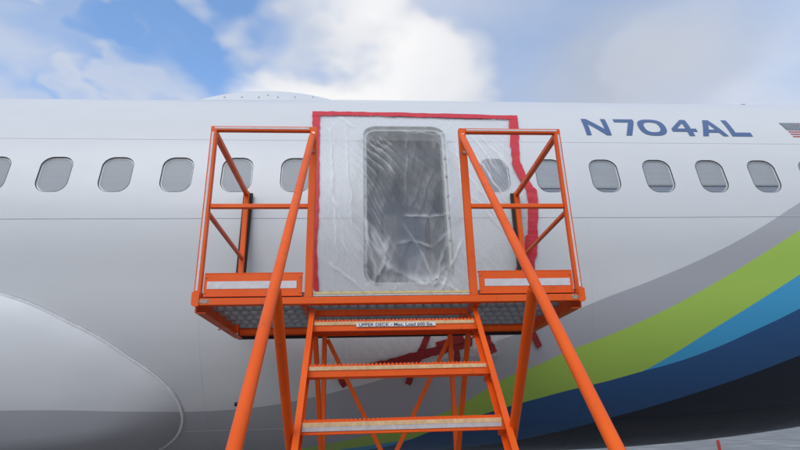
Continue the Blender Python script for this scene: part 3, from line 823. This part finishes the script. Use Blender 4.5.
def tapes():
    def edge(pp): return [pix(*p) for p in pp]
    def T2(l, r, off=.016, mat=M_TAPE): bm = bmesh.new(); band(bm, edge(l), edge(r), off, .003, 8, .010); return obj('tape_strip', bm, mat, sheet)
    T2([(312.6, 112.8), (340, 113.2), (400, 114.2), (460, 115.6), (517, 117.2)], [(312.8, 117.4), (340, 116.8), (400, 118), (460, 119.6), (516.6, 121)], .018)
    T2([(312.4, 112.6), (313.0, 140), (313.4, 180), (313.0, 220), (312, 255), (313.5, 290)], [(320.8, 113), (319.8, 140), (319.6, 180), (318.8, 220), (317.2, 255), (318.6, 291)], .016)
    T2([(508, 117.4), (508.6, 128), (509.8, 145), (512, 161), (511.5, 164)], [(517, 117.2), (518, 128), (518.8, 145), (519.6, 160), (519.2, 170)])
    T2([(511, 163.5), (516, 175), (524, 188), (526.4, 193)], [(519.4, 162), (525.5, 176), (532, 188), (536.2, 191)], .019)
    T2([(526.0, 189.5), (527.2, 203), (528, 224), (526.2, 238), (524.8, 246), (525.6, 262), (527, 274)], [(536, 190.5), (538.2, 203), (537, 224), (537.2, 238), (536.2, 254), (534, 262), (533.6, 275)], .017)
    T2([(525.5, 236), (523.5, 250), (514.5, 270)], [(531, 236), (530, 252), (519, 271)], .022)
    # the lower tape below the deck: one long strip and loose ends
    T2([(322, 371), (345, 367.5), (380, 360.5), (420, 350), (445, 344), (472, 336)], [(326, 377), (345, 373.5), (380, 367.5), (420, 359), (445, 352.5), (472, 345.5)], .018, M_TAPE_SHADED)
    T2([(425, 334), (418, 349), (409, 372), (404.5, 382)], [(431, 334.5), (425, 350), (414.5, 373), (410, 384.5)], .022, M_TAPE_SHADED)
    T2([(435.5, 341), (444, 339), (462, 334)], [(436.5, 346), (446, 346), (464, 341)], .024, M_TAPE_SHADED)
    T2([(333, 368), (338, 377), (343, 387)], [(339, 366), (345, 376), (348.5, 383)], .022, M_TAPE_SHADED)
    T2([(452, 335), (453.5, 350), (454.5, 366)], [(458.5, 334), (459.5, 350), (459.5, 366)], .021, M_TAPE_SHADED)
    T2([(478, 332), (486, 345), (490, 353)], [(485, 328), (494, 344), (496, 350)], .02, M_TAPE_SHADED)
    T2([(523, 322), (530, 335), (536.5, 348.5)], [(528, 318), (535, 331), (541, 345)], .02, M_TAPE_SHADED)
tapes()

# ------------------------------------------------------------------ orange access stand
XL, XLI, XRI, XR = -.9757, -.3273, .6688, 1.3272
YF, YB = 3.177, 4.216
ZT, ZM, ZK, ZD = 1.8355, 1.2866, .8514, .6563
SB = Vector((.185, 2.7, 0))
stand = thing('access_stand', 'orange steel access platform with railed deck, steps and long handrails', 'access platform', SB)
def part(name, bm, mat=M_OR, parent=stand, **k): return obj(name, bm, mat, parent, **k)
def one(name, a, b, wx, wz, mat=M_OR, up=Vector((0, 0, 1)), parent=stand, ch=.004):
    bm = bmesh.new(); bar(bm, a, b, wx, wz, up, ch); return part(name, bm, mat, parent)
def cage(sx):
    xo, xi = (XL, XLI) if sx < 0 else (XR, XRI)
    fy = Vector((0, 1, 0))
    po = one('outer_post', P(xo, YF, .705), P(xo, YF, ZT-.0155), .040, .038, up=fy)
    c = xo+sx*.004; bm = bmesh.new(); box(bm, c-.0065, c+.0065, YF-.0212, YF-.0194, .745+E, ZT-.03+E, .0004); part('reflective_strip', bm, M_REFL, po)
    tr = one('top_rail', P(xo+sx*.020, YF, ZT+.001), P(xi+sx*.024, YF, ZT+.001), .034, .034)
    b0, b1 = sorted((xo-sx*.004, xi+sx*.03)); bm = bmesh.new(); box(bm, b0, b1, YF-.0192, YF-.0174, ZT-.004+E, ZT+.009+E, .0004); part('reflective_strip', bm, M_REFL, tr)
    one('mid_rail', P(xo-sx*.026, YF, ZM), P(xi+sx*.024, YF, ZM), .028, .029)
    p = one('inner_post', P(xi, YF, .700), P(xi, YF, ZT+.012), .046, .046, up=fy)
    for z in (ZT-.042, ZT-.175):
        bm = bmesh.new(); c = P(xi-.001, YF-.0235, z); disc(bm, c, (0, -1, 0), .0115, .010, 6); disc(bm, c+Vector((0, -.010, 0)), (0, -1, 0), .005, .008, 8); part('bolt', bm, M_BOLT, p)
    # kick panel: a frame with one long slot
    a0, a1 = (xo-sx*.030, xi+sx*.040); x0, x1 = min(a0, a1), max(a0, a1); y = YF+.004
    bm = bmesh.new(); box(bm, x0, x1, y-.004, y+.004, .712+E, ZK+E, .0015); kp = part('kick_panel', bm)
    q0, q1 = x0+.018+(.016 if sx > 0 else 0), x1-.018-(.016 if sx < 0 else 0)
    bm = bmesh.new(); box(bm, q0, q1, y-.0062, y-.0043, .7585+E, ZK-.047+E, .0004); part('reflective_strip', bm, M_REFL, kp)
    for zz_ in (.735, ZK-.022):
        for xx in (x0+.012, x1-.012): bm = bmesh.new(); disc(bm, P(xx, y-.004, zz_), (0, -1, 0), .006, .004, 6); part('bolt', bm, M_OR, kp)
    one('kick_lip', P(x0, y+.012, ZK+.0035), P(x1, y+.012, ZK+.0035), .03, .005, ch=.001)
    # corner plate at the end of the deck beam
    bm = bmesh.new(); xa = xo+sx*.024; xb = xo-sx*.018
    sweep(bm, [(xa-xb, .0), (xa-xb-sx*.012, -.012), (0, -.012), (0, .073), (xa-xb, .073)], P(xb, YF-.034, ZD+.006), P(xb, YF-.028, ZD+.006), Vector((1, 0, 0)), Vector((0, 0, 1))); part('corner_plate', bm)
    # rear post with rubber fender, side rails
    one('rear_post', P(xo, YB, .66), P(xo, YB, ZT), .040, .040, up=fy)
    one('fender_strip', P(xo+(-.014 if sx < 0 else -.010), YB+.036, .75), P(xo-sx*.004, YB+.036, ZT+.004), .078, .026, M_RUB, up=fy)
    one('side_top_rail', P(xo, YF+.016, ZT-.020), P(xo, YB-.021, ZT-.020), .036, .036)
    one('side_mid_rail', P(xo, YF+.016, ZM-.030), P(xo, YB-.021, ZM-.030), .026, .026)
    one('side_beam', P(xo+sx*.012, YF+.026, ZD+.030), P(xo+sx*.012, YB+.02, ZD+.030), .008, .124, ch=.002)
    one('side_beam_flange', P(xo-sx*.022, YF+.026, ZD-.034), P(xo-sx*.022, YB+.02, ZD-.034), .052, .006, ch=.002)
    bm = bmesh.new(); c = P(xo+sx*.016, YF+.62, ZD-.03); disc(bm, c, (sx, 0, 0), .012, .012, 6); part('bolt', bm, M_BOLT)
for sx in (-1, 1): cage(sx)
for xa_, xb_ in ((XL+.012, XL+.075), (XR-.06, XR-.008)):
    bm = bmesh.new(); box(bm, xa_, xb_, YF-.0268, YF-.0252, ZD+.012+E, ZD+.036+E, .0005); part('wear_plate', bm, M_WEAR)
# deck: beams, planks, nosing, fender
one('front_beam', P(XL-.012, YF, ZD+.0215), P(XR+.012, YF, ZD+.0215), .050, .043)
one('rear_beam', P(XL+.022, YB+.03, .690), P(XR-.022, YB+.03, .690), .05, .094)
one('deck_fender', P(XL+.0, YB+.082, .652), P(XR-.0, YB+.082, .652), .05, .055, M_RUB)
one('cross_beam', P(XLI+.03, YF+.155, .634), P(XRI-.03, YF+.155, .634), .03, .038)
one('deck_joist', P(XLI-.03, YF+.03, .672), P(XLI-.03, YB, .672), .03, .045)
one('deck_joist', P(XRI+.03, YF+.03, .672), P(XRI+.03, YB, .672), .03, .045)
def plank_mesh(L, W):
    """grip plank: lattice of diamond-ish slots, upstanding teeth, side flanges"""
    bm = bmesh.new(); nx = int(L/.062); px_ = L/nx; rows = 3; py = W/rows; z = 0.0; t = .003
    def q(x0, x1, y0, y1, z0, z1): box(bm, x0, x1, y0, y1, z0, z1, .0004)
    for sy in (0, W): q(0, L, sy-.0015, sy+.0015, -.045, 0)
    for r in range(rows+1):
        y = r*py; q(0, L, max(0.002, y-.011), min(W-.002, y+.011), -.003, 0.0)
    for r in range(rows):
        for i in range(nx+1):
            x = min(L-.008, max(.008, i*px_+(px_/2 if r % 2 else 0)))
            q(x-.008, x+.008, r*py+.0112, (r+1)*py-.0112, -.0031, -.0002)
    for r in range(rows+1):
        y = r*py
        for i in range(nx):
            x = (i+.5)*px_
            for yy in (y-.011, y+.011):
                if 0 < yy < W:
                    a = [bm.verts.new(v) for v in ((x-.016, yy, -.001), (x+.016, yy, -.001), (x+.010, yy, .007), (x, yy, .004), (x-.010, yy, .007))]; bm.faces.new(a)
    return bm
pw = (YB-YF-.025)/6; L = XR-XL-.006
bm = plank_mesh(L, pw-.006)
me_pl = bpy.data.meshes.new('deck_plank'); bm.to_mesh(me_pl); bm.free(); me_pl.materials.append(M_GALV)
for k in range(6):
    o = bpy.data.objects.new('deck_plank', me_pl); COL.objects.link(o); o.parent = stand
    o.location = P(XL+.003, YF+.028+k*pw, .741)-SB
# serrated strip under the kick panels and the deck nosing between the inner posts
def teeth(bm, x0, x1, y, z, pitch, h, yth=.003):
    n = int((x1-x0)/pitch); p = (x1-x0)/n
    for i in range(n):
        a = x0+i*p
        r0 = [bm.verts.new((a+u*p, y, z+v*h)) for u, v in ((0, -.6), (1, -.6), (1, 0), (.72, 1), (.28, 1), (0, 0))]
        r1 = [bm.verts.new((v.co.x, y+yth, v.co.z)) for v in r0]
        bm.faces.new(r0); bm.faces.new(r1[::-1])
        for k in range(6): bm.faces.new((r0[k], r0[(k+1) % 6], r1[(k+1) % 6], r1[k]))
for x0, x1 in ((XL+.04, XLI-.03), (XRI+.03, XR-.04)):
    bm = bmesh.new(); teeth(bm, x0, x1, YF+.014, .700+E, .021, .008); part('deck_edge_teeth', bm, M_GALV)
bm = bmesh.new(); box(bm, XLI+.026, XRI-.026, YF-.012, YF-.004, .704+E, .7165+E, .001); part('deck_riser', bm, M_PALE)
bm = bmesh.new(); box(bm, XLI+.026, XRI-.026, YF-.013, YF+.02, .7168+E, .7320+E, .002); part('deck_nosing', bm, M_YEL)
bm = bmesh.new(); teeth(bm, XLI+.026, XRI-.026, YF-.0155, .698+E, .021, .006); part('deck_edge_teeth', bm, M_RUB)
# stairs
SL = 1.18
def sy_at(z): return 2.614+(z+.114)/SL
dirS = Vector((0, 1, SL)).normalized(); nS = Vector((0, SL, -1)).normalized()     # nS points back and down
ZBOT = -1.60
def stringer(sx):
    xw = -.326 if sx < 0 else .700       # outer web plane
    a, b = P(0, sy_at(ZBOT), ZBOT), P(0, sy_at(.655), .655)
    bm = bmesh.new(); t, f, D = .006, .031, .118
    A = Vector((-sx, 0, 0)); B = nS
    sweep(bm, [(0, 0), (f, 0), (f, t), (t, t), (t, D-t), (f, D-t), (f, D), (0, D)], a+Vector((xw, 0, 0)), b+Vector((xw, 0, 0)), A, B)
    o = part('stringer', bm)
    return o
strg = [stringer(-1), stringer(1)]
SX0, SX1 = -.3185, .6925
def step_parts(k):
    z = .563-.279*k; y = sy_at(z)+.012; D = .235
    bm = bmesh.new()
    box(bm, SX0, SX1, y, y+.004, z-.060+E, z-.004+E, .001); box(bm, SX0, SX1, y+D-.004, y+D, z-.055+E, z-.004+E, .001)
    box(bm, SX0, SX1, y+.004, y+.030, z-.062+E, z-.058+E, .001)
    box(bm, SX0, SX0+.004, y+.004, y+D-.004, z-.055+E, z-.004+E, .001); box(bm, SX1-.004, SX1, y+.004, y+D-.004, z-.055+E, z-.004+E, .001)
    st = part('step', bm, origin=P((SX0+SX1)/2, y, z))
    bm = bmesh.new(); n = 46; p = (SX1-SX0)/n
    for r in range(5):
        yy = y+.006+r*(D-.012)/4; teeth(bm, SX0+.004, SX1-.004, yy, z+E-.003, .0215, .0115)
        box(bm, SX0+.004, SX1-.004, yy-.006 if r else yy, yy+.008 if r < 4 else yy, z-.0085+E, z-.0055+E, .0005)
    for r in range(4):
        for i in range(0, 24):
            xx = SX0+.03+i*(SX1-SX0-.06)/23+(.01 if r % 2 else 0); y0 = y+.014+r*(D-.012)/4
            box(bm, xx-.006, xx+.006, y0+.0005, y0+(D-.012)/4-.0145, z-.0088+E, z-.0058+E, .0005)
    part('grating', bm, M_OR, st, origin=P((SX0+SX1)/2, y, z))
    bm = bmesh.new(); x0, x1 = SX0+.026, SX1-.030
    box(bm, x0, x1, y-.005, y-.0005, z-.026+E, z-.006+E, .001); part('nosing', bm, M_BEIGE, st, origin=P((SX0+SX1)/2, y, z))
    if k == 2:
        bm = bmesh.new(); box(bm, x0, x1, y-.0045, y-.0005, z-.046+E, z-.0255+E, .001); part('nosing_backing', bm, M_PALE, st, origin=P((SX0+SX1)/2, y, z))
    for xx, s_ in ((SX0, 1), (SX1, -1)):
        bm = bmesh.new(); box(bm, xx, xx+s_*.005, y+.02, y+.20, z-.09+E, z-.0625+E, .001); part('step_bracket', bm, M_OR, st, origin=P((SX0+SX1)/2, y, z))
    return st
steps = [step_parts(k) for k in range(3)]
for k in range(3, 8):
    z = .563-.279*k
    if z-.06 < ZBOT: break
    dup(steps[1], stand, (0, -.279/SL*(k-1), -.279*(k-1)))
for sx in (-1, 1):      # bolts through the stringers beneath the steps
    for k in range(3):
        z = .563-.279*k-.085; y = sy_at(z)+.065; x = (-.320 if sx < 0 else .694)
        bm = bmesh.new(); disc(bm, P(x, y, z), (-sx, 0, 0), .011, .012, 6); part('bolt', bm, M_BOLT)
# load notice on the top step
def notice():
    st = steps[0]; z = .563; y = sy_at(z)+.012
    x0, x1 = pray(356.5, 327, y).x, pray(435.5, 327, y).x
    bm = bmesh.new(); zc_ = z-.0275; box(bm, x0, x1, y-.0095, y-.0055, zc_-.0115+E, zc_+.0115+E, .0008)
    pl_ = obj('load_notice', bm, M_WHITE, st)
    cu = bpy.data.curves.new('load_text', 'FONT'); cu.body = 'UPPER DECK - Max. Load 600 lbs.'; cu.size = .026; cu.align_x = 'CENTER'; cu.align_y = 'CENTER'; cu.offset = .0004; cu.extrude = .0004
    to = bpy.data.objects.new('load_text', cu); COL.objects.link(to)
    dg = bpy.context.evaluated_depsgraph_get(); dg.update()
    me = bpy.data.meshes.new_from_object(to.evaluated_get(dg)); bpy.data.objects.remove(to)
    xs = [v.co.x for v in me.vertices]; k = (x1-x0)*.94/(max(xs)-min(xs)); mx_ = (max(xs)+min(xs))/2
    for v in me.vertices: v.co = Vector(((v.co.x-mx_)*k, -v.co.z, v.co.y))
    me.materials.clear(); me.materials.append(M_INK)
    t_ = bpy.data.objects.new('load_text', me); COL.objects.link(t_); t_.parent = st
    t_.location = P((x0+x1)/2, y-.0102, zc_-.0005)-root_of(st)
notice()
# handrails, struts
for x in (-.333, .663):
    bm = bmesh.new(); top, low = P(x, 3.140, 1.775), P(x, 1.30, 1.775-(3.140-1.30)*1.127)
    e = P(x, 1.12, low.z-E-.26)
    pipe(bm, [top, top.lerp(low, .02), top.lerp(low, .5), low, low.lerp(e, .5)+Vector((0, -.045, .05)), e, P(x, 1.22, -1.0), P(x, 1.56, -1.33)], [.019]+[.0210]*7, 20)
    part('handrail', bm, smooth=True, sharp=60)
    bm = bmesh.new(); xo_ = x+(-.018 if x < 0 else .062); pipe(bm, [P(x, 2.02, .47), P(xo_, 2.86, -.175)], .0225, 18); part('handrail_strut', bm, smooth=True, sharp=60)
# rear legs, cross braces, inclined braces
for x in (-.300, .672): 
    one('rear_leg', P(x, 4.20, -1.57), P(x, 4.20, .617), .036, .036, up=Vector((0, 1, 0)))
    one('inclined_brace', P(x-.012 if x < 0 else x+.012, 3.42, .62), P(x, 4.175, -.27), .032, .032)
one('cross_brace', P(-.279, 4.225, .600), P(.648, 4.225, -1.257), .010, .032)
one('cross_brace', P(.651, 4.175, .570), P(-.275, 4.175, -1.15), .010, .032)
for x in (-.300, .672):
    one('base_beam', P(x, 1.40, -1.535), P(x, 4.40, -1.535), .05, .06)
    for y in (1.62, 4.05):
        bm = bmesh.new(); disc(bm, P(x-.02, y, -1.65+.055), (1, 0, 0), .055, .04, 20); part('caster', bm, M_RUB)
one('base_tie', P(-.275, 4.34, -1.535), P(.647, 4.34, -1.535), .05, .05)
one('base_tie', P(-.275, 1.50, -1.535), P(.647, 1.50, -1.535), .05, .05)

# ------------------------------------------------------------------ red marker pole on the apron beyond the aircraft
mk = thing('marker_pole', 'thin red pole standing on the apron beyond the dark belly', 'pole', (pray(718.8, 445, 12).x, 12, 0))
ztop = pray(718.3, 440, 12).z; x = mk.location.x
bm = bmesh.new(); pipe(bm, [(x, 12, .04), (x-.004, 12, ztop-.02), (x-.004, 12, ztop)], [.034, .034, .024], 12); obj('shaft', bm, plain('marker_red', (.55, .04, .04), .5), mk, smooth=True, sharp=50)
bm = bmesh.new(); pipe(bm, [(x, 12, 0), (x, 12, .03), (x, 12, .06)], [.2, .2, .08], 20); obj('base', bm, M_RUB, mk)
